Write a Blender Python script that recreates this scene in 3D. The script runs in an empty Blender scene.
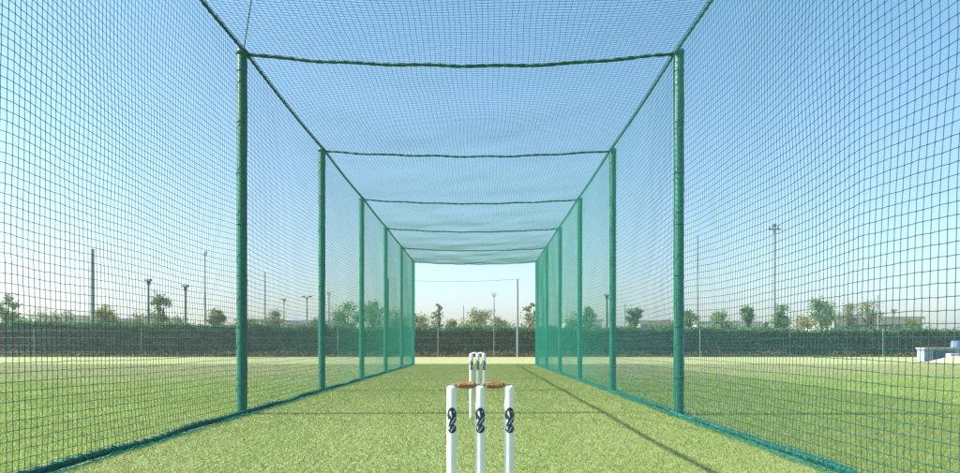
import bpy, math, random
import numpy as np
R = math.radians
rng = np.random.default_rng(7)
random.seed(7)
scene = bpy.context.scene
COL = scene.collection

# ------------------------------------------------------------------ place constants (metres)
F, CX, HZ, CAMH = 750.0, 481.0, 345.0, 0.85      # photo focal length (px), vanishing point, eye height
XL, XR, ZT = -2.90, 2.40, 4.40                    # cage walls and height
Y0, BAY = 9.10, 4.57                              # first pair of posts, bay length
YE = Y0 + 5 * BAY                                 # far end of the cage
YN = -1.9                                         # near end of the netting
CELL = 0.063
HEDGE = 53.0

def at(px, d):            # lateral position of a photo column at distance d
    return (px - CX) * d / F
def up(py, d):            # height of a photo row at distance d
    return CAMH + (HZ - py) * d / F

# ------------------------------------------------------------------ object helpers
def tag(o, label=None, cat=None, group=None, kind=None):
    if label: o["label"] = label
    if cat: o["category"] = cat
    if group: o["group"] = group
    if kind: o["kind"] = kind
    return o

def empty(name, loc=(0, 0, 0), rz=0.0):
    o = bpy.data.objects.new(name, None)
    o.empty_display_size = 0.2
    COL.objects.link(o)
    o.location = loc
    o.rotation_euler = (0, 0, rz)
    return o

def obj(name, geo, mat, parent=None, smooth=False):
    v, faces = geo
    me = bpy.data.meshes.new(name)
    v = np.asarray(v, dtype=np.float32)
    if isinstance(faces, np.ndarray):
        k = faces.shape[1]
        n = len(faces)
        me.vertices.add(len(v)); me.vertices.foreach_set("co", v.ravel())
        me.loops.add(n * k); me.loops.foreach_set("vertex_index", faces.astype(np.int32).ravel())
        me.polygons.add(n)
        me.polygons.foreach_set("loop_start", np.arange(0, n * k, k, dtype=np.int32))
        me.polygons.foreach_set("loop_total", np.full(n, k, dtype=np.int32))
        me.update(calc_edges=True)
    else:
        me.from_pydata([tuple(map(float, p)) for p in v], [], faces)
        me.update()
    if smooth:
        me.polygons.foreach_set("use_smooth", [True] * len(me.polygons))
    me.materials.append(mat)
    o = bpy.data.objects.new(name, me)
    COL.objects.link(o)
    if parent is not None: o.parent = parent
    return o

def copy_tree(o, parent=None):
    c = o.copy(); COL.objects.link(c)
    if parent is not None: c.parent = parent
    for ch in list(o.children): copy_tree(ch, c)
    return c

class G:                  # collects shapes into one mesh
    def __init__(s): s.v = []; s.f = []
    def add(s, v, f):
        n = len(s.v)
        s.v.extend([tuple(p) for p in v]); s.f.extend([tuple(int(i) + n for i in q) for q in f])
        return s
    def geo(s): return (np.array(s.v), s.f)
    def box(s, x0, x1, y0, y1, z0, z1, b=0.0):
        if b <= 0:
            v = [(x, y, z) for z in (z0, z1) for y in (y0, y1) for x in (x0, x1)]
            return s.add(v, [(0, 2, 3, 1), (4, 5, 7, 6), (0, 1, 5, 4), (1, 3, 7, 5), (3, 2, 6, 7), (2, 0, 4, 6)])
        def ring(i, z):
            a, c, e, g = x0 + i, x1 - i, y0 + i, y1 - i
            k = b - i if i < b else 0
            k = max(b * 0.6 - i * 0.3, 0.0005)
            return [(a + k, e, z), (c - k, e, z), (c, e + k, z), (c, g - k, z), (c - k, g, z), (a + k, g, z), (a, g - k, z), (a, e + k, z)]
        rs = [ring(b, z0), ring(0, z0 + b), ring(0, z1 - b), ring(b, z1)]
        v = [p for r in rs for p in r]
        f = [tuple(range(7, -1, -1)), tuple(range(24, 32))]
        for r in range(3):
            for i in range(8):
                j = (i + 1) % 8
                f.append((r * 8 + i, r * 8 + j, r * 8 + 8 + j, r * 8 + 8 + i))
        return s.add(v, f)
    def tube(s, path, rad, sides=8, cap=True, twist=0.0, lobes=0, amp=0.0, jit=0.0):
        P = np.array(path, float); n = len(P)
        rad = np.broadcast_to(np.asarray(rad, float), (n,))
        T = np.gradient(P, axis=0); T /= np.linalg.norm(T, axis=1)[:, None] + 1e-9
        ref = np.array([0, 0, 1.0]) if abs(T[0][2]) < 0.8 else np.array([1.0, 0, 0])
        A = np.cross(T, ref); A /= np.linalg.norm(A, axis=1)[:, None] + 1e-9
        B = np.cross(T, A)
        L = np.concatenate([[0], np.cumsum(np.linalg.norm(np.diff(P, axis=0), axis=1))])
        v = []
        for i in range(n):
            for k in range(sides):
                t = 2 * math.pi * k / sides
                r = rad[i] * (1 + (amp * math.cos(lobes * t + twist * L[i]) if lobes else 0) + (random.uniform(-jit, jit) if jit else 0))
                v.append(P[i] + r * (math.cos(t) * A[i] + math.sin(t) * B[i]))
        f = []
        for i in range(n - 1):
            for k in range(sides):
                j = (k + 1) % sides
                f.append((i * sides + k, i * sides + j, (i + 1) * sides + j, (i + 1) * sides + k))
        if cap:
            f.append(tuple(range(sides - 1, -1, -1)))
            f.append(tuple((n - 1) * sides + k for k in range(sides)))
        return s.add(v, f)
    def lathe(s, prof, sides=20, c=(0, 0, 0), axis="z"):
        v = []
        for r, h in prof:
            for k in range(sides):
                t = 2 * math.pi * k / sides
                a, b_ = r * math.cos(t), r * math.sin(t)
                p = (a, b_, h) if axis == "z" else (h, a, b_)
                v.append((p[0] + c[0], p[1] + c[1], p[2] + c[2]))
        f = []
        n = len(prof)
        for i in range(n - 1):
            for k in range(sides):
                j = (k + 1) % sides
                f.append((i * sides + k, i * sides + j, (i + 1) * sides + j, (i + 1) * sides + k))
        f.append(tuple(range(sides - 1, -1, -1)))
        f.append(tuple((n - 1) * sides + k for k in range(sides)))
        return s.add(v, f)

def wave(y, z, k):        # smooth pseudo-noise
    return (np.sin(1.7 * y + 2.3 * z + k) + np.sin(3.1 * y - 1.9 * z + 2.1 * k) * 0.6
            + np.sin(0.6 * y + 4.3 * z + 0.7 * k) * 0.5 + np.sin(5.7 * y + 5.1 * z + 1.3 * k) * 0.25)

# ------------------------------------------------------------------ materials
def material(name):
    m = bpy.data.materials.new(name); m.use_nodes = True
    nt = m.node_tree
    return m, nt, nt.nodes["Principled BSDF"]

def ramp(nt, fac, stops):
    r = nt.nodes.new("ShaderNodeValToRGB")
    while len(r.color_ramp.elements) < len(stops): r.color_ramp.elements.new(0.5)
    for e, (p, c) in zip(r.color_ramp.elements, stops):
        e.position = p; e.color = (*c, 1)
    nt.links.new(fac, r.inputs[0])
    return r.outputs[0]

def noise(nt, scale, detail=4, rough=0.6, vec=None, stretch=None):
    n = nt.nodes.new("ShaderNodeTexNoise")
    n.inputs["Scale"].default_value = scale; n.inputs["Detail"].default_value = detail
    n.inputs["Roughness"].default_value = rough
    if vec is None:
        tc = nt.nodes.new("ShaderNodeTexCoord"); vec = tc.outputs["Object"]
    if stretch:
        mp = nt.nodes.new("ShaderNodeMapping"); mp.inputs["Scale"].default_value = stretch
        nt.links.new(vec, mp.inputs[0]); vec = mp.outputs[0]
    nt.links.new(vec, n.inputs["Vector"])
    return n.outputs["Fac"]

def mat_noise(name, stops, scale=8, rough=0.6, bump=0.0, bscale=None, metal=0.0, spec=0.5, coat=0.0, stretch=None):
    m, nt, b = material(name)
    c = ramp(nt, noise(nt, scale, stretch=stretch), stops)
    nt.links.new(c, b.inputs["Base Color"])
    b.inputs["Roughness"].default_value = rough
    b.inputs["Metallic"].default_value = metal
    b.inputs["Specular IOR Level"].default_value = spec
    b.inputs["Coat Weight"].default_value = coat
    if bump:
        bp = nt.nodes.new("ShaderNodeBump"); bp.inputs["Strength"].default_value = bump
        bp.inputs["Distance"].default_value = 0.01
        nt.links.new(noise(nt, bscale or scale * 4), bp.inputs["Height"])
        nt.links.new(bp.outputs[0], b.inputs["Normal"])
    return m

def mat_leaf(name, stops, scale=3.0, trans=0.5):
    m, nt, b = material(name)
    c = ramp(nt, noise(nt, scale, 6, 0.75), stops)
    nt.links.new(c, b.inputs["Base Color"])
    b.inputs["Roughness"].default_value = 0.7
    b.inputs["Specular IOR Level"].default_value = 0.2
    tr = nt.nodes.new("ShaderNodeBsdfTranslucent")
    nt.links.new(c, tr.inputs["Color"])
    mx = nt.nodes.new("ShaderNodeMixShader"); mx.inputs[0].default_value = trans
    nt.links.new(b.outputs[0], mx.inputs[1]); nt.links.new(tr.outputs[0], mx.inputs[2])
    nt.links.new(mx.outputs[0], nt.nodes["Material Output"].inputs["Surface"])
    return m

def mix(nt, fac, a, b, mode="MIX"):
    m = nt.nodes.new("ShaderNodeMix"); m.data_type = "RGBA"; m.blend_type = mode
    for sock, val in ((0, fac), (6, a), (7, b)):
        if hasattr(val, "links"): nt.links.new(val, m.inputs[sock])
        elif isinstance(val, (int, float)): m.inputs[sock].default_value = val
        else: m.inputs[sock].default_value = (*val, 1)
    return m.outputs[2]

def math_n(nt, op, a, b=0.0, c=None):
    n = nt.nodes.new("ShaderNodeMath"); n.operation = op
    for i, v in enumerate((a, b, c)):
        if v is None: continue
        if hasattr(v, "links"): nt.links.new(v, n.inputs[i])
        else: n.inputs[i].default_value = v
    return n.outputs[0]

def maprange(nt, v, a, b, c=0.0, d=1.0):
    n = nt.nodes.new("ShaderNodeMapRange"); n.interpolation_type = "SMOOTHSTEP"
    nt.links.new(v, n.inputs[0])
    for i, x in enumerate((a, b, c, d)): n.inputs[i + 1].default_value = x
    return n.outputs[0]

M = {}
def mat_net():            # near strands' backlit darkness painted as navy, emerald twine further down the cage
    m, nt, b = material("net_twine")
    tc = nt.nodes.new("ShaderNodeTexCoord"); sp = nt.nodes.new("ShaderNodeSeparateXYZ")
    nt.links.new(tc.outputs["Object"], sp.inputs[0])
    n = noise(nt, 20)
    backlit = ramp(nt, n, [(0.3, (0.008, 0.062, 0.074)), (0.7, (0.018, 0.12, 0.13))])
    new = ramp(nt, n, [(0.3, (0.004, 0.15, 0.10)), (0.7, (0.010, 0.26, 0.18))])  # emerald tone of the same netting in the far bays
    nt.links.new(mix(nt, maprange(nt, sp.outputs[1], Y0 - 0.5, Y0 + 2.2 * BAY, 0.0, 1.0), backlit, new), b.inputs["Base Color"])
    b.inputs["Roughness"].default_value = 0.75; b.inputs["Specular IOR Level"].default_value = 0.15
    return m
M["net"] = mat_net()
M["skirt"] = mat_noise("net_skirt_twine", [(0.3, (0.004, 0.12, 0.085)), (0.7, (0.012, 0.25, 0.18))], 20, 0.75, spec=0.15)
M["rope"] = mat_noise("net_rope", [(0.3, (0.003, 0.045, 0.034)), (0.5, (0.006, 0.085, 0.062)), (0.72, (0.025, 0.21, 0.15))], 35, 0.7, 0.6, 90, spec=0.25)
M["post"] = mat_noise("green_paint", [(0.3, (0.002, 0.095, 0.052)), (0.6, (0.003, 0.135, 0.075)), (0.8, (0.007, 0.18, 0.10))], 6, 0.42, 0.15, 60, stretch=(4, 4, 0.6))
M["cord"] = mat_noise("grey_cord", [(0.3, (0.10, 0.14, 0.15)), (0.7, (0.2, 0.26, 0.27))], 40, 0.7)
M["steel"] = mat_noise("dull_steel", [(0.3, (0.12, 0.15, 0.15)), (0.7, (0.22, 0.26, 0.25))], 10, 0.5, metal=0.3)
M["pole_dark"] = mat_noise("dark_pole", [(0.3, (0.035, 0.05, 0.05)), (0.7, (0.07, 0.09, 0.09))], 5, 0.6)
M["pole_grey"] = mat_noise("grey_pole", [(0.3, (0.13, 0.17, 0.17)), (0.7, (0.2, 0.25, 0.25))], 5, 0.55)
M["pole_pale"] = mat_noise("pale_pole", [(0.3, (0.12, 0.19, 0.15)), (0.7, (0.19, 0.27, 0.22))], 5, 0.55)
M["lampglass"] = mat_noise("lamp_glass", [(0.3, (0.4, 0.45, 0.45)), (0.7, (0.6, 0.62, 0.6))], 5, 0.2)
M["white"] = mat_noise("white_stump_paint", [(0.25, (0.56, 0.59, 0.62)), (0.42, (0.70, 0.72, 0.73)), (0.8, (0.78, 0.79, 0.79))], 14, 0.28, 0.06, 40, coat=0.3, stretch=(2, 2, 0.4))
def scuffed(m):           # ball marks and turf scuffs, different on every stump (world position)
    nt = m.node_tree; b = nt.nodes["Principled BSDF"]
    base = b.inputs["Base Color"].links[0].from_socket
    pos = nt.nodes.new("ShaderNodeNewGeometry").outputs["Position"]
    k = maprange(nt, noise(nt, 55, 5, 0.7, pos, (1, 1, 0.35)), 0.60, 0.72, 0.0, 0.55)
    nt.links.new(mix(nt, k, base, (0.40, 0.40, 0.36)), b.inputs["Base Color"])
scuffed(M["white"])
M["navy"] = mat_noise("navy_print", [(0.3, (0.008, 0.018, 0.06)), (0.7, (0.016, 0.03, 0.085))], 60, 0.4)
M["bail"] = mat_noise("bail_wood", [(0.3, (0.10, 0.04, 0.010)), (0.48, (0.28, 0.13, 0.034)), (0.70, (0.52, 0.30, 0.12))], 60, 0.55, 0.7, 260, stretch=(0.35, 2, 2))
M["bail_tip"] = mat_noise("bail_spigot", [(0.3, (0.12, 0.11, 0.10)), (0.7, (0.22, 0.2, 0.18))], 60, 0.5)
M["bark"] = mat_noise("bark", [(0.3, (0.05, 0.04, 0.03)), (0.7, (0.12, 0.10, 0.08))], 6, 0.9, 0.5, 30)
M["hedge"] = mat_leaf("hedge_leaf", [(0.3, (0.020, 0.085, 0.026)), (0.46, (0.048, 0.15, 0.046)), (0.58, (0.09, 0.19, 0.06)), (0.74, (0.19, 0.225, 0.08))], 2.2, 0.35)
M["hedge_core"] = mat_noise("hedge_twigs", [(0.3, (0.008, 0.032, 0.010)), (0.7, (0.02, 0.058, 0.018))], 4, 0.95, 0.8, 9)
M["leaf_green"] = mat_leaf("leaf_green", [(0.3, (0.075, 0.150, 0.037)), (0.55, (0.138, 0.225, 0.062)), (0.75, (0.213, 0.300, 0.094))])
M["leaf_olive"] = mat_leaf("leaf_olive", [(0.3, (0.112, 0.150, 0.044)), (0.55, (0.188, 0.225, 0.075)), (0.75, (0.275, 0.300, 0.125))])
M["leaf_yellow"] = mat_leaf("leaf_yellow", [(0.3, (0.17, 0.17, 0.03)), (0.55, (0.28, 0.26, 0.045)), (0.75, (0.38, 0.34, 0.08))])
M["leaf_grey"] = mat_leaf("leaf_grey", [(0.3, (0.150, 0.188, 0.088)), (0.55, (0.225, 0.263, 0.131)), (0.75, (0.325, 0.350, 0.188))])
M["weed"] = mat_leaf("weed_leaf", [(0.3, (0.07, 0.09, 0.025)), (0.55, (0.14, 0.15, 0.05)), (0.75, (0.24, 0.21, 0.09))], 1.2)
M["wall_pale"] = mat_noise("pale_render", [(0.3, (0.38, 0.36, 0.33)), (0.7, (0.48, 0.46, 0.43))], 0.6, 0.9)
M["wall_tan"] = mat_noise("tan_block", [(0.3, (0.30, 0.26, 0.2)), (0.7, (0.42, 0.38, 0.30))], 0.9, 0.9)
M["roof_grey"] = mat_noise("roof_sheet", [(0.3, (0.18, 0.19, 0.19)), (0.7, (0.26, 0.27, 0.27))], 0.8, 0.6)
M["glass_dark"] = mat_noise("window_glass", [(0.3, (0.03, 0.04, 0.05)), (0.7, (0.06, 0.07, 0.08))], 2, 0.15)
M["blue_pale"] = mat_noise("pale_blue_plastic", [(0.35, (0.14, 0.22, 0.28)), (0.5, (0.30, 0.38, 0.44)), (0.65, (0.42, 0.47, 0.5))], 5, 0.45)
M["blue_deep"] = mat_noise("blue_plastic", [(0.3, (0.05, 0.11, 0.19)), (0.7, (0.10, 0.18, 0.29))], 5, 0.4)
M["board"] = mat_noise("pale_board", [(0.3, (0.26, 0.24, 0.19)), (0.7, (0.38, 0.35, 0.29))], 3, 0.8)
M["sand"] = mat_noise("sand", [(0.3, (0.24, 0.20, 0.13)), (0.7, (0.36, 0.30, 0.21))], 3, 0.95, 0.5, 20)
M["grey_block"] = mat_noise("grey_concrete", [(0.3, (0.3, 0.31, 0.32)), (0.7, (0.42, 0.43, 0.44))], 5, 0.9)

def field_color(nt):      # lawn: green near the cage, dry straw towards the hedge, faint mowing bands
    geo = nt.nodes.new("ShaderNodeNewGeometry"); pos = geo.outputs["Position"]
    sep = nt.nodes.new("ShaderNodeSeparateXYZ"); nt.links.new(pos, sep.inputs[0])
    big = noise(nt, 0.11, 3, 0.55, pos, (0.45, 1.3, 1))
    med = noise(nt, 0.5, 5, 0.6, pos, (0.35, 1.6, 1))
    fine = noise(nt, 28, 4, 0.7, pos)
    vfine = noise(nt, 90, 2, 0.6, pos)
    green = ramp(nt, fine, [(0.25, (0.145, 0.225, 0.040)), (0.5, (0.22, 0.30, 0.068)), (0.75, (0.295, 0.37, 0.115))])
    straw = ramp(nt, fine, [(0.25, (0.22, 0.245, 0.10)), (0.5, (0.305, 0.315, 0.15)), (0.75, (0.38, 0.38, 0.21))])
    yy = math_n(nt, "ADD", sep.outputs[1], math_n(nt, "MULTIPLY", math_n(nt, "SUBTRACT", big, 0.5), 26.0))
    yy = math_n(nt, "ADD", yy, math_n(nt, "MULTIPLY", math_n(nt, "SUBTRACT", med, 0.5), 16.0))
    side = maprange(nt, sep.outputs[0], -6.0, 6.0, 0.0, 3.5)       # right-hand field stays green further out
    yy = math_n(nt, "SUBTRACT", yy, side)
    dry = maprange(nt, yy, 13.0, 22.0, 0.12, 0.9)
    patch = maprange(nt, med, 0.52, 0.68, 0.0, 0.55)
    dry = math_n(nt, "MAXIMUM", dry, patch)
    far = maprange(nt, math_n(nt, "ADD", sep.outputs[1], math_n(nt, "MULTIPLY", math_n(nt, "SUBTRACT", med, 0.5), 22.0)), 33.0, 44.0, 0.0, 0.75)
    dry = math_n(nt, "MAXIMUM", dry, far)
    c = mix(nt, dry, green, straw)
    band = math_n(nt, "SINE", math_n(nt, "MULTIPLY", math_n(nt, "ADD", sep.outputs[1], math_n(nt, "MULTIPLY", big, 4.0)), 1.5), 0.0)
    c = mix(nt, maprange(nt, band, -0.3, 0.3, 0.0, 0.16), c, (0.13, 0.19, 0.05))
    sandy = maprange(nt, math_n(nt, "ADD", sep.outputs[1], math_n(nt, "MULTIPLY", med, 6.0)), 44.0, 51.0, 0.0, 0.75)
    ax = math_n(nt, "ADD", math_n(nt, "ABSOLUTE", sep.outputs[0]), math_n(nt, "MULTIPLY", big, 12.0))
    sandy = math_n(nt, "MULTIPLY", sandy, maprange(nt, ax, 9.0, 24.0, 1.0, 0.15))
    c = mix(nt, sandy, c, ramp(nt, fine, [(0.3, (0.25, 0.22, 0.115)), (0.7, (0.36, 0.31, 0.18))]))
    return c, vfine, fine

def mat_field():
    m, nt, b = material("lawn")
    c, vf, fi = field_color(nt)
    nt.links.new(c, b.inputs["Base Color"])
    b.inputs["Roughness"].default_value = 0.9; b.inputs["Specular IOR Level"].default_value = 0.1
    bp = nt.nodes.new("ShaderNodeBump"); bp.inputs["Strength"].default_value = 0.8; bp.inputs["Distance"].default_value = 0.03
    nt.links.new(math_n(nt, "ADD", vf, fi), bp.inputs["Height"]); nt.links.new(bp.outputs[0], b.inputs["Normal"])
    return m

def lane_color(nt):
    geo = nt.nodes.new("ShaderNodeNewGeometry"); pos = geo.outputs["Position"]
    fine = noise(nt, 34, 5, 0.75, pos, (1, 0.6, 1))
    big = noise(nt, 0.7, 4, 0.6, pos, (1.5, 0.5, 1))
    c = ramp(nt, fine, [(0.28, (0.10, 0.145, 0.032)), (0.5, (0.20, 0.258, 0.078)), (0.70, (0.32, 0.365, 0.145))])
    c = mix(nt, maprange(nt, big, 0.4, 0.66, 0.0, 0.35), c, (0.28, 0.30, 0.12))
    return c, fine

def mat_lane():
    m, nt, b = material("lane_turf")
    c, fine = lane_color(nt)
    nt.links.new(c, b.inputs["Base Color"])
    b.inputs["Roughness"].default_value = 0.8; b.inputs["Specular IOR Level"].default_value = 0.15
    bp = nt.nodes.new("ShaderNodeBump"); bp.inputs["Strength"].default_value = 0.7; bp.inputs["Distance"].default_value = 0.02
    nt.links.new(fine, bp.inputs["Height"]); nt.links.new(bp.outputs[0], b.inputs["Normal"])
    return m

def mat_blade(name, fn, trans=0.3):
    m, nt, b = material(name)
    c = fn(nt)[0]
    nt.links.new(c, b.inputs["Base Color"])
    b.inputs["Roughness"].default_value = 0.55; b.inputs["Specular IOR Level"].default_value = 0.25
    tr = nt.nodes.new("ShaderNodeBsdfTranslucent"); nt.links.new(c, tr.inputs["Color"])
    mx = nt.nodes.new("ShaderNodeMixShader"); mx.inputs[0].default_value = trans
    nt.links.new(b.outputs[0], mx.inputs[1]); nt.links.new(tr.outputs[0], mx.inputs[2])
    nt.links.new(mx.outputs[0], nt.nodes["Material Output"].inputs["Surface"])
    return m
M["field"] = mat_field(); M["lane"] = mat_lane()
M["blade"] = mat_blade("grass_blade", field_color); M["fibre"] = mat_blade("turf_fibre", lane_color, 0.2)

# ------------------------------------------------------------------ ground
S = 2500.0
tag(obj("ground", ([(-S, -S, 0), (S, -S, 0), (S, S, 0), (-S, S, 0)], [(0, 1, 2, 3)]), M["field"]), kind="structure")
g = G(); g.box(XL + 0.1, XR - 0.06, YN, YE + 1.0, -0.05, 0.012)
tag(obj("turf_lane", g.geo(), M["lane"]), kind="structure")

def blades(n, xs, ys, h, w, z0=0.0, lean=0.6):
    ang = rng.uniform(0, 2 * np.pi, n)
    hh = h * rng.uniform(0.55, 1.25, n)
    ww = w * rng.uniform(0.7, 1.3, n)
    la = rng.uniform(0, 2 * np.pi, n); ll = hh * lean * rng.uniform(0.2, 1.2, n)
    dx, dy = np.cos(ang) * ww / 2, np.sin(ang) * ww / 2
    v = np.empty((n, 3, 3))
    v[:, 0] = np.stack([xs - dx, ys - dy, np.full(n, z0)], 1)
    v[:, 1] = np.stack([xs + dx, ys + dy, np.full(n, z0)], 1)
    v[:, 2] = np.stack([xs + np.cos(la) * ll, ys + np.sin(la) * ll, z0 + hh], 1)
    return v.reshape(-1, 3), np.arange(n * 3).reshape(-1, 3)

# short curled fibres of the artificial turf, dense near the camera
n = 520000
u = rng.random(n)
ys = 3.6 + (YE + 0.9 - 3.6) * u ** 2.1
xs = rng.uniform(XL + 0.12, XR - 0.08, n)
sc_ = 0.6 + ys / 14.0
v, f = blades(n, xs, ys, 0.015 * np.minimum(sc_, 1.5), 0.0042 * sc_, 0.011, 1.0)
tag(obj("turf_fibres", (v, f), M["fibre"]), kind="stuff", cat="turf", label="short yellow green artificial turf pile on the net lane floor")
# lawn outside the cage
n = 800000
u = rng.random(n)
ys = 3.0 + 30.0 * u ** 1.8
half = 0.70 * ys + 1.5
xs = rng.uniform(-1, 1, n) * half
keep = (xs < XL - 0.02) | (xs > XR + 0.02)
xs, ys = xs[keep], ys[keep]; n = len(xs)
sc_ = 0.6 + ys / 12.0
v, f = blades(n, xs, ys, 0.020 * np.minimum(sc_, 1.6), 0.0045 * sc_, 0.0, 0.8)
tag(obj("grass", (v, f), M["blade"]), kind="stuff", cat="grass", label="mown green lawn grass with dry straw patches outside the cage")

# ------------------------------------------------------------------ the netted cage: one thing
cage = tag(empty("cricket_net_cage", (0, 0, 0)), "long green netted cricket practice cage on tall posts over the turf lane", "practice cage")

def strands(P, axis, rad):
    """P (S,N,3): S strands of N nodes -> triangular tubes"""
    Sn, N, _ = P.shape
    offs = []
    for k in range(3):
        t = 2 * math.pi * k / 3 + 0.4
        a, b_ = math.cos(t), math.sin(t)
        offs.append({"y": (a, 0, b_), "z": (a, b_, 0), "x": (0, a, b_)}[axis])
    gauge = rad * np.interp(P[:, :, 1], [Y0 - 1, Y0 + 2.5 * BAY], [0.90, 0.98])      # lighter twine in the near bay
    V = P[:, :, None, :] + np.array(offs)[None, None] * gauge[:, :, None, None]
    idx = np.arange(Sn * N * 3).reshape(Sn, N, 3)
    a = idx[:, :-1, :]; b_ = idx[:, 1:, :]
    fs = np.stack([a, np.roll(a, -1, 2), np.roll(b_, -1, 2), b_], -1).reshape(-1, 4)
    return V.reshape(-1, 3), fs

def knots(P, r):
    n = len(P)
    o = np.array([(1, 0, 0), (0, 1, 0), (-1, 0, 0), (0, -1, 0), (0, 0, 1), (0, 0, -1)]) * r
    V = P[:, None, :] + o[None]
    tri = np.array([(0, 1, 4), (1, 2, 4), (2, 3, 4), (3, 0, 4), (1, 0, 5), (2, 1, 5), (3, 2, 5), (0, 3, 5)])
    fs = (np.arange(n) * 6)[:, None, None] + tri[None]
    fs = fs.reshape(-1, 3)
    fs = np.concatenate([fs, fs[:, 2:3]], 1)
    return V.reshape(-1, 3), fs

def join(parts):
    vs, fs, n = [], [], 0
    for v, f in parts:
        vs.append(v); fs.append(f + n); n += len(v)
    return np.concatenate(vs), np.concatenate(fs)

def clean(f4):            # drop the doubled corner of knot triangles
    return f4

def rope_dip(y, amp):     # dip of a rope between neighbouring posts
    t = ((y - Y0) / BAY) % 1.0
    return amp * 4 * t * (1 - t)

def bar_sag(x, y=Y0):
    t = (x - XL) / (XR - XL)
    return np.interp(y, [Y0, Y0 + BAY], [0.15, 0.10]) * 4 * t * (1 - t)

TW = 0.0027
def wall_points(side):
    x0 = XL + 0.085 if side < 0 else XR - 0.085
    cell = 0.059 if side < 0 else 0.066
    ny = int((YE - YN) / cell) + 1
    nz = int(ZT / cell)
    y = np.linspace(YN, YE, ny); z = np.linspace(0.03, ZT - 0.01, nz)
    Yg, Zg = np.meshgrid(y, z, indexing="ij")
    k = 1.3 if side < 0 else 4.1
    mid = np.sin(np.pi * Zg / ZT)
    bay = np.abs(np.sin(np.pi * (Yg - Y0) / BAY))
    X = x0 + side * (np.interp(Yg, [9, 16], [0.06, 0.02]) * mid * bay) + np.interp(Yg, [6, 13], [0.009, 0.002]) * wave(Yg * 0.8, Zg * 0.9, k) * np.minimum(1, Zg * 3) * np.minimum(1, (ZT - Zg) * 3)
    loose = np.clip(1.3 - (ZT - Zg) * 0.18, 0.35, 1.3)
    Y = Yg + 0.011 * wave(Zg * 1.1, Yg * 0.7, k + 2) * mid + 0.05 * (1 - Zg / ZT) * np.sin(Yg * 0.9 + k) + rng.normal(0, 0.0014, Yg.shape)
    Z = Zg - rope_dip(Yg, 0.03) * (Zg / ZT) ** 2 + 0.010 * wave(Yg * 0.9, Zg * 1.2, k + 5) * mid - 0.028 * mid * bay + rng.normal(0, 0.0016, Yg.shape)
    return np.stack([X, Y, Z], -1)

def wall_net(side):
    P = wall_points(side)
    parts = [strands(np.ascontiguousarray(P.transpose(1, 0, 2)), "y", TW), strands(P, "z", TW)]
    near = P[P[:, :, 1] < 10.5]
    parts.append(knots(near, 0.0060 if side > 0 else 0.0048))
    return join(parts)


def net_skirt(side):
    P = wall_points(side); parts = []
    # loose skirt of gathered netting lying along the ground
    ny = P.shape[0]; Q = np.empty((4, ny, 3))
    for r in range(4):
        Q[r, :, 0] = P[:, 0, 0] - side * (0.012 + 0.028 * r) + 0.012 * np.sin(P[:, 0, 1] * (3 + r) + r) + rng.normal(0, 0.008, ny)
        Q[r, :, 1] = P[:, 0, 1] + rng.normal(0, 0.01, ny)
        Q[r, :, 2] = 0.022 + 0.012 * rng.random(ny)
    parts.append(strands(Q, "y", TW * 1.2))
    parts.append(strands(np.ascontiguousarray(Q.transpose(1, 0, 2)), "x", TW))
    return join(parts)
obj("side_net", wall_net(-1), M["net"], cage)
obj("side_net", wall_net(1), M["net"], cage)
obj("net_skirt", net_skirt(-1), M["skirt"], cage)
obj("net_skirt", net_skirt(1), M["skirt"], cage)

def roof_net():
    nx = int((XR - XL) / CELL); ny = int((YE - YN) / CELL) + 1
    x = np.linspace(XL + 0.03, XR - 0.03, nx); y = np.linspace(YN, YE, ny)
    Xg, Yg = np.meshgrid(x, y, indexing="ij")
    t = (Xg - XL) / (XR - XL); e = 4 * t * (1 - t)
    bay = np.sin(np.pi * (Yg - Y0) / BAY) ** 2
    Z = ZT + 0.0 - bar_sag(Xg, Yg) - np.interp(Yg, [9, 16], [0.05, 0.012]) * bay * e - rope_dip(Yg, 0.03) * (1 - e) + 0.006 * wave(Xg, Yg, 3.3) * np.sqrt(e)
    X = Xg + 0.02 * wave(Yg * 0.7, Xg, 1.0) * e + rng.normal(0, 0.003, Xg.shape)
    Y = Yg + 0.03 * wave(Xg * 0.8, Yg * 0.6, 6.0) * e + rng.normal(0, 0.003, Xg.shape)
    P = np.stack([X, Y, Z], -1)
    return join([strands(P, "y", TW), strands(np.ascontiguousarray(P.transpose(1, 0, 2)), "x", TW)])
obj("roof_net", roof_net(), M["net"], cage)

def rope(path, r, name, mat="rope"):
    gg = G(); gg.tube(path, r, 8, True, twist=38.0, lobes=2, amp=0.18, jit=0.10)
    return obj(name, gg.geo(), M[mat], cage, smooth=False)

for x in (XL + 0.05, XR - 0.05):
    yy = np.arange(YN, YE + 0.02, 0.035)
    rope([(x, y, ZT - 0.01 - rope_dip(y, 0.03)) for y in yy], 0.018, "top_rope")
    rope([(x + 0.02 * math.sin(y * 1.3) + 0.012 * math.sin(y * 4.1), y, 0.036 + 0.008 * math.sin(y * 2.7)) for y in yy], 0.030 if x < 0 else 0.024, "ground_rope")
for k in range(6):
    y = Y0 + k * BAY
    xx = np.arange(XL + 0.05, XR - 0.04, 0.03)
    rope([(x, y + 0.015 * math.sin(x * 2.2 + k), ZT - 0.012 - bar_sag(x, y) + 0.006 * math.sin(x * 7 + k)) for x in xx], 0.020 if k == 0 else 0.017, "cross_rope")
# lacing cord that runs over the roof from the nearest left post
pts = [(XL + 0.02 + 2.3 * t, Y0 - 6.2 * t, ZT + 0.03 - bar_sag(XL + 0.05 + 2.3 * t) * 0.9) for t in np.linspace(0, 1, 120)]
gg = G(); gg.tube(pts, 0.0075, 6, True, twist=60, lobes=2, amp=0.3)
obj("lacing_cord", gg.geo(), M["cord"], cage)

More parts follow.
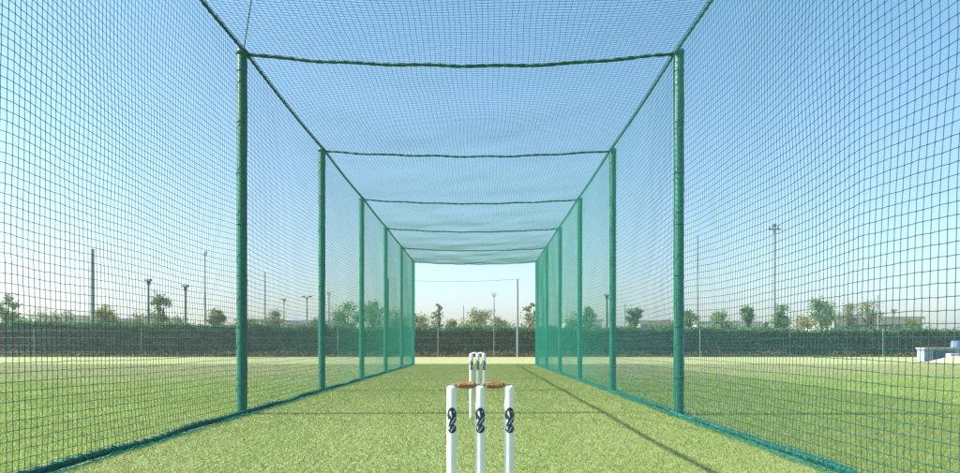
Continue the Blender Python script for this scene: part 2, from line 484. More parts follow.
def post_parts(x, y, side):
    gg = G()
    gg.lathe([(0.064, 0.0), (0.064, 0.02), (0.062, 0.03), (0.062, ZT - 0.0), (0.058, ZT + 0.012)], 24)
    p = obj("post", gg.geo(), M["post"], cage, smooth=False)
    for pl in p.data.polygons: pl.use_smooth = abs(pl.normal.z) < 0.5
    p.location = (x, y, 0)
    c = G(); c.lathe([(0.068, ZT - 0.03), (0.070, ZT + 0.0), (0.069, ZT + 0.02), (0.05, ZT + 0.038), (0.015, ZT + 0.046)], 24)
    obj("cap", c.geo(), M["post"], p, smooth=True)
    c = G()
    c.box(-0.12, 0.12, -0.12, 0.12, 0.0, 0.016, 0.004)
    for sx in (-1, 1):
        for sy in (-1, 1): c.lathe([(0.014, 0.016), (0.014, 0.028), (0.008, 0.032)], 6, (sx * 0.09, sy * 0.09, 0))
    obj("base_plate", c.geo(), M["post"], p)
    # net lashed to the post: spiral twine and tie knots
    c = G()
    z = np.arange(0.05, ZT - 0.04, 0.02)
    for s, ph in ((1, 0.0), (-1, 1.0)):
        c.tube([(0.0632 * math.cos(s * zz * 12 + ph), 0.0632 * math.sin(s * zz * 12 + ph), zz) for zz in z], 0.0018, 4)
    for zz in np.arange(0.45, ZT - 0.2, 0.62):
        c.tube([(0.0645 * math.cos(t), 0.0645 * math.sin(t), zz + 0.004 * math.sin(3 * t)) for t in np.linspace(0, 2 * math.pi, 19)], 0.004, 5)
    obj("net_lashing", c.geo(), M["rope"], p)
for k in range(6):
    for side, x in ((-1, XL), (1, XR)):
        post_parts(x, Y0 + k * BAY, side)

# ------------------------------------------------------------------ wickets
def emblem_mask(u, v):
    """u across -1..1, v up -1..1: True where the navy print is"""
    def el(cu, cv, a, b, rot=0.0):
        c, s = math.cos(rot), math.sin(rot)
        x, y = (u - cu) * c + (v - cv) * s, -(u - cu) * s + (v - cv) * c
        return (x / a) ** 2 + (y / b) ** 2 < 1
    ink = el(0.0, 0.42, 1.0, 0.57) | el(0.12, -0.12, 0.88, 0.26, 0.3)
    ink &= ~el(-0.34, 0.56, 0.24, 0.18, -0.35)          # pale face
    ink &= ~el(-0.10, 0.32, 0.13, 0.13, 0.3)
    ink &= ~el(0.46, 0.66, 0.10, 0.10)
    ink &= ~(el(0.30, -0.02, 0.62, 0.055, 0.5) | el(-0.55, 0.02, 0.16, 0.09))
    low = el(0.02, -0.64, 0.95, 0.35)
    low &= ~el(-0.22, -0.40, 0.75, 0.07, 0.3)
    low &= ~el(0.15, -0.66, 0.55, 0.055, 0.45)
    low &= ~el(-0.62, -0.66, 0.12, 0.07)
    return ink | low

def emblem(r, zc, hw, hh, parent, nu=44, nv=92):
    gg = G(); thm = math.asin(min(0.96, hw / r)); rr = r + 0.0006
    us = np.linspace(-1, 1, nu + 1); vs = np.linspace(-1, 1, nv + 1)
    idx = {}
    def vert(i, j):
        if (i, j) not in idx:
            th = us[i] * thm
            idx[(i, j)] = len(gg.v); gg.v.append((rr * math.sin(th), -rr * math.cos(th), zc + vs[j] * hh))
        return idx[(i, j)]
    for i in range(nu):
        for j in range(nv):
            if emblem_mask(np.float64(math.sin((us[i] + us[i + 1]) / 2 * thm) / math.sin(thm)), np.float64((vs[j] + vs[j + 1]) / 2)):
                gg.f.append((vert(i, j), vert(i + 1, j), vert(i + 1, j + 1), vert(i, j + 1)))
    return obj("emblem", gg.geo(), M["navy"], parent)

def make_stump(r, H, zc, hw, hh):
    root = empty("stump")
    gg = G()
    gg.lathe([(0.006, -0.06), (r * 0.9, 0.0), (r, 0.03), (r, H - 0.010), (r * 0.97, H - 0.005), (r * 0.86, H - 0.0012), (r * 0.70, H)], 40)
    b = obj("shaft", gg.geo(), M["white"], root)
    for pl in b.data.polygons: pl.use_smooth = len(pl.vertices) == 4
    gr = G()      # groove across the top, as two shallow lips
    for s in (-1, 1): gr.box(-r * 0.62, r * 0.62, s * r * 0.42 - 0.003, s * r * 0.42 + 0.003, H - 0.001, H + 0.0022, 0.0008)
    obj("groove_lip", gr.geo(), M["white"], root)
    emblem(r, zc, hw, hh, root)
    return root

def make_bail(L, r, tip, matb, matt):
    root = empty("bail")
    gg = G(); h = L / 2
    n = 15
    prof = []
    for i in range(n):
        t = -1 + 2 * i / (n - 1)
        rr_ = r * (0.62 + 0.38 * math.cos(t * 1.35) ** 0.7) * (1.0 + (0.05 if i % 4 == 2 else 0.0) - (0.06 if i % 4 == 3 else 0.0))
        prof.append((rr_, t * h * 0.92))
    prof = [(r * 0.35, -h)] + prof + [(r * 0.35, h)]
    gg.lathe(prof, 20, axis="x")
    obj("barrel", gg.geo(), matb, root, smooth=True)
    for s in (-1, 1):
        c = G(); c.lathe([(0.0048, 0), (0.0048, tip * 0.3), (0.0042, tip * 0.8), (0.0028, tip)] if s > 0 else [(0.0028, -tip), (0.0042, -tip * 0.8), (0.0048, -tip * 0.3), (0.0048, 0)], 12, (s * h * 0.99, 0, 0), "x")
        obj("spigot", c.geo(), matt, root, smooth=True)
    return root

ND = 2.5; NZ = 0.712
nx_ = [at(451.8, ND), at(480.4, ND), at(509.2, ND)]
proto = make_stump(0.0168, NZ, up(420.0, ND), 0.0150, 0.0430)
labs = ["near white stump at the left end of its wicket, shaft brightly sunlit",
        "near white stump in the middle of its wicket, under the ends of both brown bails",
        "near white stump at the right end of its wicket, standing clear of the far wicket"]
for i in range(3):
    o = proto if i == 0 else copy_tree(proto)
    o.location = (nx_[i], ND, 0.0)
    o.rotation_euler = (0, 0, (0.06, -0.04, 0.10)[i])
    tag(o, labs[i], "cricket stump", "stumps of the near wicket")
pb = make_bail(0.060, 0.0128, 0.020, M["bail"], M["bail_tip"])
for i, lb in enumerate(["brown wooden bail bridging the left and middle stumps of the near wicket",
                        "brown wooden bail bridging the middle and right stumps of the near wicket"]):
    o = pb if i == 0 else copy_tree(pb)
    o.location = ((nx_[i] + nx_[i + 1]) / 2, ND, NZ + 0.0045)
    o.rotation_euler = (0.5 * i, 0, 0.02 * (1 - 2 * i))
    tag(o, lb, "bail", "bails on the near wicket")

FD = 8.56; FZ = 0.752
fx = [at(471.3, FD), at(477.6, FD), at(483.9, FD)]
proto = make_stump(0.0215, FZ, up(365.5, FD), 0.0195, 0.054)
labs = ["far white stump at the left end of its wicket, visible down to the turf",
        "far white stump in the middle of its wicket, rising behind the near middle stump",
        "far white stump at the right end of its wicket, rising behind a brown bail"]
for i in range(3):
    o = proto if i == 0 else copy_tree(proto)
    o.location = (fx[i], FD, 0.0)
    tag(o, labs[i], "cricket stump", "stumps of the far wicket")
pb = make_bail(0.040, 0.010, 0.014, M["white"], M["white"])
for i, lb in enumerate(["small white bail on the far wicket, on its left and middle stumps",
                        "small white bail on the far wicket, on its middle and right stumps"]):
    o = pb if i == 0 else copy_tree(pb)
    o.location = ((fx[i] + fx[i + 1]) / 2, FD, FZ + 0.005)
    tag(o, lb, "bail", "bails on the far wicket")

# ------------------------------------------------------------------ hedge, wire fence
def leaf_quads(P, size, up_bias=0.0, r=None):
    r = r or rng
    n = len(P)
    a = r.normal(size=(n, 3)); a /= np.linalg.norm(a, axis=1)[:, None]
    b_ = r.normal(size=(n, 3)); b_ = np.cross(a, b_); b_ /= np.linalg.norm(b_, axis=1)[:, None]
    s = size * r.uniform(0.6, 1.3, n)[:, None]
    a *= s * 0.5; b_ *= s * 0.30
    V = np.stack([P - a, P + b_, P + a, P - b_], 1).reshape(-1, 3)
    return V, np.arange(n * 4).reshape(-1, 4)

def hedge_top(x):
    x = np.asarray(x, float)
    base = np.interp(x, [-45, -30, -12, -4, 5, 14, 24, 45], [2.45, 2.38, 2.06, 2.02, 2.02, 1.95, 1.86, 1.82])
    return base + 0.05 * wave(x * 0.7, 0 * x, 2.0) + 0.03 * np.sin(x * 5.3)
hg = tag(empty("hedge", (0, HEDGE, 0)), "long dark green clipped hedge across the back of the field", "hedge")
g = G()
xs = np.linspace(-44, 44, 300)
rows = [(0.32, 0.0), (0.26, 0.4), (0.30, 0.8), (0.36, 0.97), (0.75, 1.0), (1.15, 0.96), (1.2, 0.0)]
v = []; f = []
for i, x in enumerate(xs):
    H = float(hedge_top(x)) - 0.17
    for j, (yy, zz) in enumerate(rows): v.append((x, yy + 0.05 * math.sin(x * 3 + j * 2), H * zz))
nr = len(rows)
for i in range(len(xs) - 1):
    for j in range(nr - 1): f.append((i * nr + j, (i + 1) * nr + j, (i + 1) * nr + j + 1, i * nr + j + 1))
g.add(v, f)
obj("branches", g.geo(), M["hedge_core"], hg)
n = 74000
x = rng.uniform(-44, 44, n); T = hedge_top(x); q = rng.random(n)
z = np.where(q < 0.72, T * rng.random(n) ** 0.85, T + rng.normal(-0.06, 0.09, n))
y = np.where(q < 0.72, 0.16 + np.abs(rng.normal(0, 0.12, n)) + 0.10 * np.sin(x * 2.1 + z * 3.0), rng.uniform(0.1, 1.2, n))
spr = (q > 0.975); z[spr] += rng.random(spr.sum()) ** 2 * 0.42
z = np.maximum(z, 0.03)
obj("leaves", leaf_quads(np.stack([x, y, z], 1), 0.19), M["hedge"], hg)

fence = tag(empty("wire_fence", (0, HEDGE - 0.75, 0)), "thin wire fence on slim pale posts along the front of the hedge", "fence")
FDD = HEDGE - 0.75
for px in (-70, 34, 141, 236, 338, 438, 494, 610, 700, 790, 883, 980):
    g = G(); g.tube([(at(px, FDD), 0, 0), (at(px, FDD), 0, 1.92)], 0.023, 8); g.lathe([(0.034, 1.92), (0.034, 1.95), (0.01, 1.98)], 8, (at(px, FDD), 0, 0))
    obj("post", g.geo(), M["pole_pale"], fence)
for zz in (0.35, 0.85, 1.35, 1.85):
    g = G(); xx = np.linspace(at(-70, FDD), at(980, FDD), 90)
    g.tube([(a, 0.045, zz + 0.012 * math.sin(a * 0.8)) for a in xx], 0.004, 4)
    obj("wire", g.geo(), M["steel"], fence)

n = 9000
x = rng.uniform(-42, 42, n); hgt = np.abs(rng.normal(0, 0.13, n)) * (0.6 + 0.7 * (np.sin(x * 1.3) > 0.1) + 0.5 * (np.sin(x * 0.37 + 1) > 0.3))
P = np.stack([x, HEDGE - 0.15 + rng.normal(0, 0.22, n), 0.02 + hgt], 1)
tag(obj("weeds", leaf_quads(P, 0.16), M["weed"]), "dry yellow green weeds along the foot of the hedge", "weeds", kind="stuff")

# ------------------------------------------------------------------ poles and lamps
def pole(px, top, d, style, mat, label, r=0.06, name=None, cat="pole"):
    H = up(top, d); x = at(px, d)
    root = tag(empty(name or "pole", (x, d, 0)), label, cat, "poles and lamp masts around the field")
    g = G()
    if style == "plain":
        g.tube([(0, 0, 0), (0, 0, H * 0.5), (0, 0, H)], [r * 1.1, r, r * 0.85], 10)
        obj("shaft", g.geo(), M[mat], root, smooth=False)
        c = G(); c.lathe([(r * 0.95, H), (r * 1.1, H + 0.03), (r * 0.8, H + 0.08), (r * 0.2, H + 0.1)], 10)
        obj("cap", c.geo(), M[mat], root)
    else:
        g.tube([(0, 0, 0), (0, 0, H * 0.5), (0, 0, H)], [r * 1.3, r, r * 0.7], 10)
        obj("shaft", g.geo(), M[mat], root)
        if style == "cross":      # cross-arm with two floodlights
            c = G(); c.box(-0.52, 0.52, -0.05, 0.05, H - 0.32, H - 0.22, 0.01); obj("cross_arm", c.geo(), M[mat], root)
            for s in (-0.36, 0.36):
                c = G(); c.add([(s - 0.14, -0.32, H - 0.30), (s + 0.14, -0.32, H - 0.30), (s + 0.12, 0.02, H - 0.18), (s - 0.12, 0.02, H - 0.18), (s - 0.14, -0.25, H - 0.05), (s + 0.14, -0.25, H - 0.05), (s + 0.11, 0.08, H - 0.02), (s - 0.11, 0.08, H - 0.02)],
                               [(0, 3, 2, 1), (4, 5, 6, 7), (0, 1, 5, 4), (1, 2, 6, 5), (2, 3, 7, 6), (3, 0, 4, 7)])
                h = obj("lamp_head", c.geo(), M["pole_dark"], root)
                c = G(); c.add([(s - 0.12, -0.328, H - 0.27), (s + 0.12, -0.328, H - 0.27), (s + 0.12, -0.268, H - 0.08), (s - 0.12, -0.268, H - 0.08)], [(0, 1, 2, 3)])
                obj("lens", c.geo(), M["lampglass"], h)
            c = G(); c.lathe([(0.05, H - 0.02), (0.14, H + 0.0), (0.14, H + 0.16), (0.06, H + 0.2)], 10); obj("cap", c.geo(), M["pole_dark"], root)
        if style == "double":     # two short out-curving arms
            for s in (-1, 1):
                c = G(); c.tube([(0, 0, H - 0.25), (s * 0.12, 0, H - 0.04), (s * 0.22, 0, H + 0.02)], 0.035, 6); obj("arm", c.geo(), M[mat], root)
                c = G(); c.box(min(s * 0.16, s * 0.46), max(s * 0.16, s * 0.46), -0.13, 0.13, H - 0.03, H + 0.09, 0.03); obj("lamp_head", c.geo(), M["pole_dark"], root)
        if style == "head":       # single compact head
            c = G(); c.box(-0.22, 0.22, -0.22, 0.18, H - 0.02, H + 0.16, 0.04); h = obj("lamp_head", c.geo(), M[mat], root)
            c = G(); c.box(-0.18, 0.18, -0.228, -0.221, H + 0.02, H + 0.12); obj("lens", c.geo(), M["lampglass"], h)
            c = G(); c.lathe([(r * 1.5, H - 0.28), (r * 1.5, H - 0.05), (r * 0.8, H - 0.021)], 8); obj("collar", c.geo(), M[mat], root)
        if style == "globe":      # lantern on a short neck
            c = G(); c.lathe([(r * 0.8, H), (0.15, H + 0.06), (0.22, H + 0.25), (0.17, H + 0.42), (0.04, H + 0.48)], 12); obj("lamp_head", c.geo(), M["lampglass"], root, smooth=True)
        if style == "fork":       # aerial fork
            for s in (-1, 1):
                c = G(); c.tube([(0, 0, H - 0.35), (s * 0.13, 0, H - 0.18), (s * 0.17, 0, H + 0.06)], 0.028, 6); obj("prong", c.geo(), M[mat], root)
    return root

LM = "lamp_mast"
pole(92.5, 250, 58, "plain", "pole_grey", "thick plain grey pole beside the yellow bushy tree, behind the hedge", 0.16)
pole(148.5, 281, 56, "head", "pole_dark", "dark lamp mast just left of a round green tree, behind the hedge", 0.09, LM, "lamp mast")
pole(185.5, 287, 57, "head", "pole_dark", "dark lamp mast standing between two lone round green trees, no tree touching it", 0.09, LM, "lamp mast")
pole(205, 256, 66, "globe", "pole_grey", "slender tall grey lamp mast with a pale lantern top, left of the first cage post", 0.075, LM, "lamp mast")
pole(265, 273, 60, "plain", "pole_grey", "slim plain grey pole rising out of a low loose spreading tree on the left", 0.06)
pole(284, 300, 78, "head", "pole_grey", "short grey lamp mast between a slim pole and a twin-headed lamp", 0.07, LM, "lamp mast")
pole(307, 297, 70, "double", "pole_grey", "grey lamp mast with twin heads on two short arms", 0.085, LM, "lamp mast")
pole(329, 292, 68, "fork", "pole_grey", "thin grey mast with a small forked tip, right of the second left cage post", 0.07, "aerial_mast", "mast")
pole(388, 280, 52, "plain", "pole_dark", "dark plain pole holding the left end of the overhead wire, seen through the netting", 0.06)
pole(437, 318, 53.0 + 6, "plain", "pole_grey", "grey pole hidden up to its top in the narrow pointed tree", 0.05)
pole(463.5, 307, 75, "plain", "pole_grey", "short thin pole in the open sky gap above the hedge at the cage end", 0.05)
pole(494, 293, 60, "fork", "pole_grey", "thin grey mast with a forked tip among bare looking trees at the cage end", 0.05, "aerial_mast", "mast")
pole(517.5, 280, 52, "plain", "pole_grey", "tall grey pole at the hedge holding the right end of the wire", 0.075)
pole(607, 296, 62, "head", "pole_dark", "dark lamp mast seen just left of the second right cage post", 0.09, LM, "lamp mast")
pole(625, 305, 70, "plain", "pole_grey", "short thin pole close to the left of a lone round tree on a thin trunk", 0.06)
pole(697.5, 236, 66, "plain", "pole_grey", "very tall thin pole just right of the first right cage post", 0.065)
pole(774.5, 226, 62, "cross", "pole_grey", "tallest lamp mast, grey with floodlights on a cross-arm, above the right hedge", 0.10, LM, "lamp mast")
pole(878, 296, 64, "plain", "pole_grey", "thin grey pole between grey green trees in front of the long pale building", 0.06)
pole(894, 311, 70, "head", "pole_dark", "short dark lamp mast near the right end of the long pale building", 0.06, LM, "lamp mast")
g = G()
xa, xb, ww = at(388, 52), at(517.5, 52), 52
pts = [(xa + (xb - xa) * t, 52, up(279.5, 52) + 0.02 * t - 0.30 * 4 * t * (1 - t) * 0.5) for t in np.linspace(0, 1, 40)]
g.tube(pts, 0.012, 5)
tag(obj("overhead_wire", g.geo(), M["pole_grey"]), "thin sagging overhead wire between two poles across the cage end", "wire")

# ------------------------------------------------------------------ trees beyond the hedge
TREES = "trees and bushes beyond the hedge"
def tree(px, top, wpx, d, style, leaf, label, name="tree", bottom=None, seed=None, dens=1.0):
    r = np.random.default_rng(seed if seed is not None else int(px * 7 + top))
    H = up(top, d); W = wpx * d / F; x = at(px, d)
    root = tag(empty(name, (x, d, 0)), label, "bush" if name == "bush" else "tree", TREES)
    g = G(); th = H * (0.72 if style != "bush" else 0.35)
    n = 8; lean = r.normal(0, 0.05, 2) * H
    tp = [(lean[0] * (i / n) ** 1.5, lean[1] * (i / n) ** 1.5, th * i / n) for i in range(n + 1)]
    g.tube(tp, np.linspace(0.022 * H + 0.02, 0.02, n + 1), 8)
    # crown clumps
    if style == "conifer":
        nc = 26; cz = np.linspace(0.22 * H, 0.98 * H, nc); k = 1 - (cz - 0.22 * H) / (0.78 * H)
        a = r.uniform(0, 6.28, nc); rad = W * 0.55 * (0.25 + k) * r.uniform(0.2, 1.0, nc)
        C = np.stack([np.cos(a) * rad, np.sin(a) * rad, cz], 1); cs = W * (0.04 + 0.11 * k)
        flat = 0.45
    else:
        zb = {"round": 0.42, "sparse": 0.36, "bush": 0.1, "spread": 0.45}[style] * H
        nc = {"round": 15, "sparse": 17, "bush": 15, "spread": 16}[style]
        q = r.normal(size=(nc, 3)); q /= np.linalg.norm(q, axis=1)[:, None]; q *= r.uniform(0.25, 1.0, nc)[:, None] ** 0.5
        C = np.stack([q[:, 0] * W * 0.40, q[:, 1] * W * 0.40, (zb + H) / 2 + q[:, 2] * (H - zb) * 0.42], 1)
        C[:, 2] = np.minimum(C[:, 2], H * 0.97)
        cs = W * r.uniform(0.06, 0.15, nc)
        flat = 0.8
    # limbs reach the clumps
    for c in C[::1]:
        s = tp[min(n, int(n * min(1.0, max(0.3, c[2] / th * r.uniform(0.5, 0.85)))))]
        m = [(s[i] + c[i]) / 2 + r.normal(0, 0.04 * W) for i in range(3)]
        g.tube([s, m, tuple(c)], [0.009 * H + 0.006, 0.006 * H + 0.005, 0.008], 5)
    obj("trunk", g.geo(), M["bark"], root)
    per = int({"round": 130, "sparse": 62, "bush": 120, "spread": 70, "conifer": 38}[style] * dens)
    P = []
    for c, s in zip(C, np.broadcast_to(cs, (len(C),))):
        P.append(c + r.normal(size=(per, 3)) * s * np.array([1, 1, flat]))
    P.append(C[r.integers(0, len(C), per)] + r.normal(size=(per, 3)) * W * 0.17)     # stray sprays between clumps
    P = np.concatenate(P); P = P[(P[:, 2] > 0.05) & (P[:, 2] < H * 1.03)]
    obj("crown", leaf_quads(P, 0.175 * d / 62, r=r), M[leaf], root)
    return root

tree(9, 293, 24, 62, "round", "leaf_green", "small round green tree at the far left end of the row")
tree(34, 309, 40, 70, "sparse", "leaf_grey", "low thin grey green tree right of the small round tree at the left end", dens=1.2)
tree(62, 308, 26, 68, "sparse", "leaf_grey", "sparse grey bush-like tree left of the thick grey pole", dens=1.3)
tree(82, 317, 26, 60, "bush", "leaf_yellow", "low yellow bush against the left of the yellow tree", "bush")
tree(104, 301, 26, 61, "round", "leaf_yellow", "yellow leaved bushy tree right of the thick grey pole")
tree(134, 310, 22, 70, "sparse", "leaf_olive", "thin low olive tree left of the first dark lamp mast")
tree(160, 288, 22, 60, "round", "leaf_green", "round green tree just right of a dark lamp mast")
tree(176, 315, 24, 72, "sparse", "leaf_grey", "low thin grey tree under the gap between two dark lamp masts")
tree(217, 301, 19, 62, "round", "leaf_olive", "small oval olive green tree right of the slender lantern mast")
tree(247, 317, 22, 70, "bush", "leaf_olive", "low olive bush seen right of the first left cage post", "bush")
tree(273, 308, 28, 66, "sparse", "leaf_olive", "loose spreading tree around the slim plain grey pole", dens=1.3)
tree(314, 318, 24, 66, "bush", "leaf_green", "low dark green bush behind the second left cage post", "bush")
tree(348, 301, 36, 64, "sparse", "leaf_green", "wide loose green tree between the second and third left cage posts", dens=1.6)
tree(373, 298, 30, 64, "sparse", "leaf_green", "tall loose green tree behind the netting right of the third left cage post", dens=1.5)
tree(397, 306, 26, 66, "sparse", "leaf_olive", "olive green tree seen through the netting between the last left cage posts", dens=1.5)
tree(420, 310, 22, 64, "sparse", "leaf_olive", "thin olive tree at the left edge of the open cage end", dens=1.4)
tree(437, 304, 20, 60, "conifer", "leaf_green", "narrow pointed tree standing in the open cage end", "conifer_tree")
tree(451, 318, 16, 62, "spread", "leaf_olive", "small flat topped tree right of the narrow pointed tree")
tree(466, 321, 30, 58, "bush", "leaf_olive", "low bush filling the gap between the flat topped tree and the spreading olive tree", "bush")
tree(511, 320, 26, 58, "bush", "leaf_green", "low green bush at the foot of the tall wire pole at the cage end", "bush")
tree(480, 309, 30, 64, "spread", "leaf_olive", "loose spreading olive tree around the forked mast", dens=1.1)
tree(498, 314, 18, 68, "spread", "leaf_grey", "bare looking grey tree right of the forked mast")
tree(530, 303, 26, 62, "conifer", "leaf_olive", "tall ragged pointed tree at the right edge of the open cage end", "conifer_tree", dens=1.3)
tree(576, 313, 18, 66, "sparse", "leaf_olive", "small thin olive tree behind the third right cage post", dens=1.3)
tree(589, 305, 15, 63, "round", "leaf_green", "small upright green tree right of the third right cage post", dens=0.7)
tree(634, 302, 18, 61, "round", "leaf_green", "lone round tree on a thin trunk right of the second right cage post", dens=0.8)
tree(664, 318, 30, 70, "bush", "leaf_olive", "low wide olive bush left of the first right cage post", "bush")
tree(690, 309, 18, 64, "sparse", "leaf_green", "thin green tree beside the very tall thin pole", dens=1.6)
tree(720, 311, 30, 64, "sparse", "leaf_green", "wide low green tree left of the little palm-like tree", dens=1.6)
tree(748, 299, 15, 60, "spread", "leaf_green", "little palm-like tree with a tuft on a thin trunk", dens=1.3)
tree(762, 318, 18, 70, "bush", "leaf_olive", "low olive bush at the foot of the tallest lamp mast", "bush")
tree(782, 304, 19, 60, "round", "leaf_green", "rounded green tree right of the tallest lamp mast", dens=0.8)
tree(803, 316, 24, 68, "bush", "leaf_yellow", "low yellowish bush between two larger green trees on the right", "bush")
tree(822, 293, 26, 60, "round", "leaf_green", "largest leaning green tree of the right hand row")
tree(846, 300, 22, 64, "sparse", "leaf_grey", "thin grey green tree right of the largest leaning tree", dens=1.2)
tree(870, 298, 24, 66, "sparse", "leaf_grey", "sparse pale tree in front of the long pale building", dens=1.0)
tree(912, 317, 26, 70, "bush", "leaf_olive", "low olive bush at the right end of the long pale building", "bush")

# ------------------------------------------------------------------ low buildings far behind
def building(px0, px1, top, d, depth, mat, label, nwin, roof="flat"):
    x0, x1 = at(px0, d), at(px1, d); H = up(top, d); w = x1 - x0
    root = tag(empty("low_building", ((x0 + x1) / 2, d, 0)), label, "building", "low buildings beyond the trees")
    g = G(); g.box(-w / 2, w / 2, 0, depth, 0, H); obj("wall", g.geo(), M[mat], root)
    g = G()
    if roof == "flat": g.box(-w / 2 - 0.3, w / 2 + 0.3, -0.3, depth + 0.3, H + 0.003, H + 0.35)
    else:
        h = 1.3
        g.add([(-w / 2 - 0.4, -0.4, H + 0.003), (w / 2 + 0.4, -0.4, H + 0.003), (w / 2 + 0.4, depth + 0.4, H + 0.003), (-w / 2 - 0.4, depth + 0.4, H + 0.003), (-w / 2 - 0.4, depth / 2, H + h), (w / 2 + 0.4, depth / 2, H + h)],
              [(0, 1, 5, 4), (2, 3, 4, 5), (1, 2, 5), (3, 0, 4), (3, 2, 1, 0)])
    obj("roof", g.geo(), M["roof_grey"], root)
    for i in range(nwin):
        cx = -w / 2 + w * (i + 0.5) / nwin
        g = G(); g.box(cx - 0.75, cx + 0.75, -0.05, 0.03, H - 1.9, H - 0.7)
        fr = obj("window", g.geo(), M["roof_grey"], root)
        g = G(); g.box(cx - 0.65, cx + 0.65, -0.053, -0.047, H - 1.8, H - 0.8)
        obj("pane", g.geo(), M["glass_dark"], fr)
    return root
building(44, 82, 317.5, 120, 9, "wall_pale", "low pale building left of the thick grey pole", 4)
building(112, 140, 318.5, 130, 9, "wall_tan", "small tan building right of the yellow tree", 3, "gable")
building(236, 262, 321.0, 140, 8, "wall_pale", "small pale building right of the first left cage post", 3)
building(286, 330, 320.5, 150, 10, "wall_pale", "low pale building behind the twin headed lamp mast", 5, "gable")
building(566, 602, 321.5, 150, 10, "wall_pale", "low pale building seen through the netting left of the second right cage post", 4)
building(640, 676, 320.5, 140, 9, "wall_tan", "low tan building left of the first right cage post", 4, "gable")
building(696, 760, 323.5, 130, 10, "wall_pale", "low white walled building right of the first right cage post", 6)
building(834, 922, 319.0, 110, 10, "wall_tan", "long pale building at the right behind sparse trees", 9)

# ------------------------------------------------------------------ things at the right edge of the field
D = 38.0
def crate(px, w, h, mat, label, y=D):
    root = tag(empty("storage_crate", (at(px, y), y, 0)), label, "crate", "crates at the edge of the field")
    g = G(); g.box(-w / 2, w / 2, 0, 0.6, 0.0, h, 0.02); obj("body", g.geo(), M[mat], root)
    g = G()
    for i in range(5):
        cx = -w / 2 + w * (i + 0.5) / 5
        g.box(cx - 0.02, cx + 0.02, -0.025, -0.002, 0.05, h - 0.05)
    obj("rib", g.geo(), M["blue_deep"], root)
    g = G(); g.box(-w / 2 - 0.02, w / 2 + 0.02, -0.02, 0.62, h + 0.002, h + 0.05, 0.01); obj("lid", g.geo(), M["grey_block"], root)
    return root
crate(929, 0.52, 0.60, "blue_pale", "pale blue crate at the left end of the board-topped row")
crate(941, 0.56, 0.58, "blue_deep", "darker blue crate in the middle of the board-topped row")
crate(952.5, 0.50, 0.60, "blue_pale", "pale blue crate right of the darker blue crate")
g = G(); g.box(-0.95, 0.85, -0.12, 0.7, 0.0, 0.06, 0.01)
o = tag(obj("board", g.geo(), M["board"]), "pale wooden board lying across the tops of the blue crates", "board"); o.location = (at(942, D), D, 0.655)
g = G(); g.box(-0.22, 0.22, 0, 0.4, 0, 0.42, 0.02)
o = tag(obj("concrete_block", g.geo(), M["grey_block"]), "grey concrete block in front of the right hand crate", "block"); o.location = (at(955, D - 0.8), D - 0.8, 0)
g = G(); v = []; f = []
nr_, ns = 7, 28
for i in range(nr_ + 1):
    t = i / nr_
    for k in range(ns):
        a = 2 * math.pi * k / ns; rr = (1 - t) * (1.25 + 0.16 * math.sin(3 * a) + 0.08 * math.sin(7 * a))
        v.append((rr * math.cos(a), 0.7 * rr * math.sin(a), 0.34 * (1 - (1 - t) ** 1.8) + 0.02 * math.sin(5 * a + i) * (t < 0.95) - 0.03))
for i in range(nr_):
    for k in range(ns): f.append((i * ns + k, i * ns + (k + 1) % ns, (i + 1) * ns + (k + 1) % ns, (i + 1) * ns + k))
g.add(v, f)
o = tag(obj("sand_pile", g.geo(), M["sand"], smooth=True), "low heap of pale sand in front of the crates", "sand pile"); o.location = (at(958, 36.4), 36.4, 0)
root = tag(empty("barrel", (at(956, 48), 48, 0)), "blue plastic barrel by the hedge behind the crates", "barrel")
g = G(); g.lathe([(0.27, 0), (0.30, 0.04), (0.31, 0.35), (0.325, 0.37), (0.31, 0.39), (0.31, 0.72), (0.325, 0.74), (0.31, 0.76), (0.29, 1.06), (0.27, 1.1)], 24); obj("body", g.geo(), M["blue_deep"], root, smooth=True)
g = G(); g.lathe([(0.255, 1.101), (0.255, 1.12), (0.05, 1.13)], 24); obj("lid", g.geo(), M["pole_dark"], root)

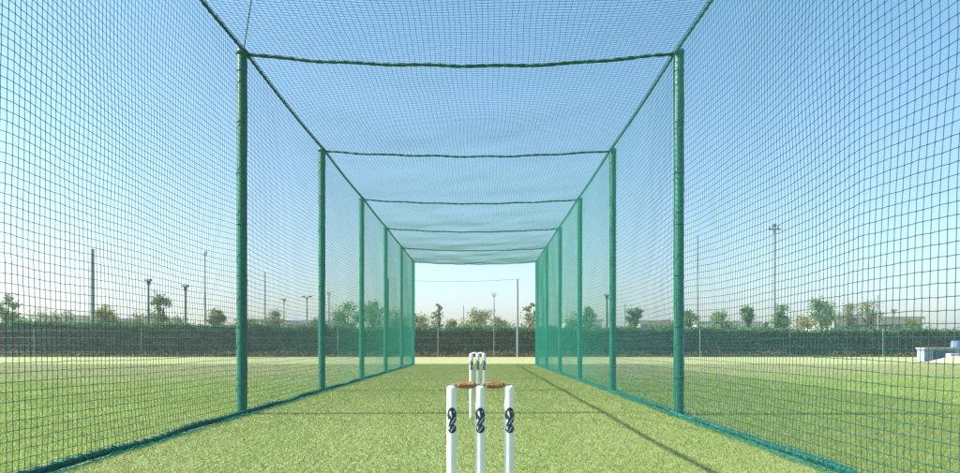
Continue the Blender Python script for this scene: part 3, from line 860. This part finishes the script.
# ------------------------------------------------------------------ light
SUN_EL, SUN_AZ = 45.0, -92.0          # azimuth clockwise from +Y (view direction)
w = bpy.data.worlds.new("World"); scene.world = w; w.use_nodes = True
nt = w.node_tree
sky = nt.nodes.new("ShaderNodeTexSky"); sky.sky_type = "NISHITA"; sky.sun_disc = False
sky.sun_elevation = R(SUN_EL); sky.sun_rotation = R(SUN_AZ % 360)
sky.altitude = 0; sky.air_density = 1.0; sky.dust_density = 1.8; sky.ozone_density = 1.2
bg = nt.nodes["Background"]; bg.inputs["Strength"].default_value = 0.09
tc = nt.nodes.new("ShaderNodeTexCoord"); sp = nt.nodes.new("ShaderNodeSeparateXYZ")
nt.links.new(tc.outputs["Generated"], sp.inputs[0])
tint = mix(nt, maprange(nt, sp.outputs[2], 0.0, 0.55), (0.92, 0.975, 1.03), (0.73, 1.04, 1.03))   # summer haze: paler low down, cleaner blue overhead
nt.links.new(mix(nt, 1.0, sky.outputs[0], tint, "MULTIPLY"), bg.inputs["Color"])
sl = bpy.data.lights.new("sun", "SUN"); sl.energy = 4.6; sl.angle = R(0.5); sl.color = (1.0, 0.965, 0.91)
so = bpy.data.objects.new("sun", sl); COL.objects.link(so)
from mathutils import Vector
sd = Vector((math.sin(R(SUN_AZ)) * math.cos(R(SUN_EL)), math.cos(R(SUN_AZ)) * math.cos(R(SUN_EL)), math.sin(R(SUN_EL))))
so.rotation_euler = sd.to_track_quat("Z", "Y").to_euler(); so.location = sd * 60

# ------------------------------------------------------------------ air
g = G(); g.box(-130, 130, -12, 190, -1.0, 11.0)
hm = bpy.data.materials.new("haze"); hm.use_nodes = True
hn = hm.node_tree; hn.nodes.remove(hn.nodes["Principled BSDF"])
pv = hn.nodes.new("ShaderNodeVolumePrincipled"); pv.inputs["Color"].default_value = (0.93, 0.96, 1.0, 1)
pv.inputs["Density"].default_value = 0.0010; pv.inputs["Anisotropy"].default_value = 0.2
hn.links.new(pv.outputs[0], hn.nodes["Material Output"].inputs["Volume"])
tag(obj("haze", g.geo(), hm), "thin pale summer haze over the field", "haze", kind="stuff")

# ------------------------------------------------------------------ camera
cam = bpy.data.cameras.new("camera"); co = bpy.data.objects.new("camera", cam); COL.objects.link(co)
co.location = (0, 0, CAMH); co.rotation_euler = (R(90), 0, 0)
cam.sensor_width = 36.0; cam.lens = F / 960 * 36.0
cam.shift_x = -(CX - 480.0) / 960
cam.shift_y = (HZ - 236.5) / 960
cam.clip_start = 0.05; cam.clip_end = 6000
scene.camera = co
scene.view_settings.view_transform = "Standard"; scene.view_settings.look = "None"
scene.view_settings.exposure = 1.44; scene.view_settings.gamma = 1.0; scene.view_settings.use_curve_mapping = False
scene.render.engine = "CYCLES"
scene.cycles.max_bounces = 6; scene.cycles.transparent_max_bounces = 8
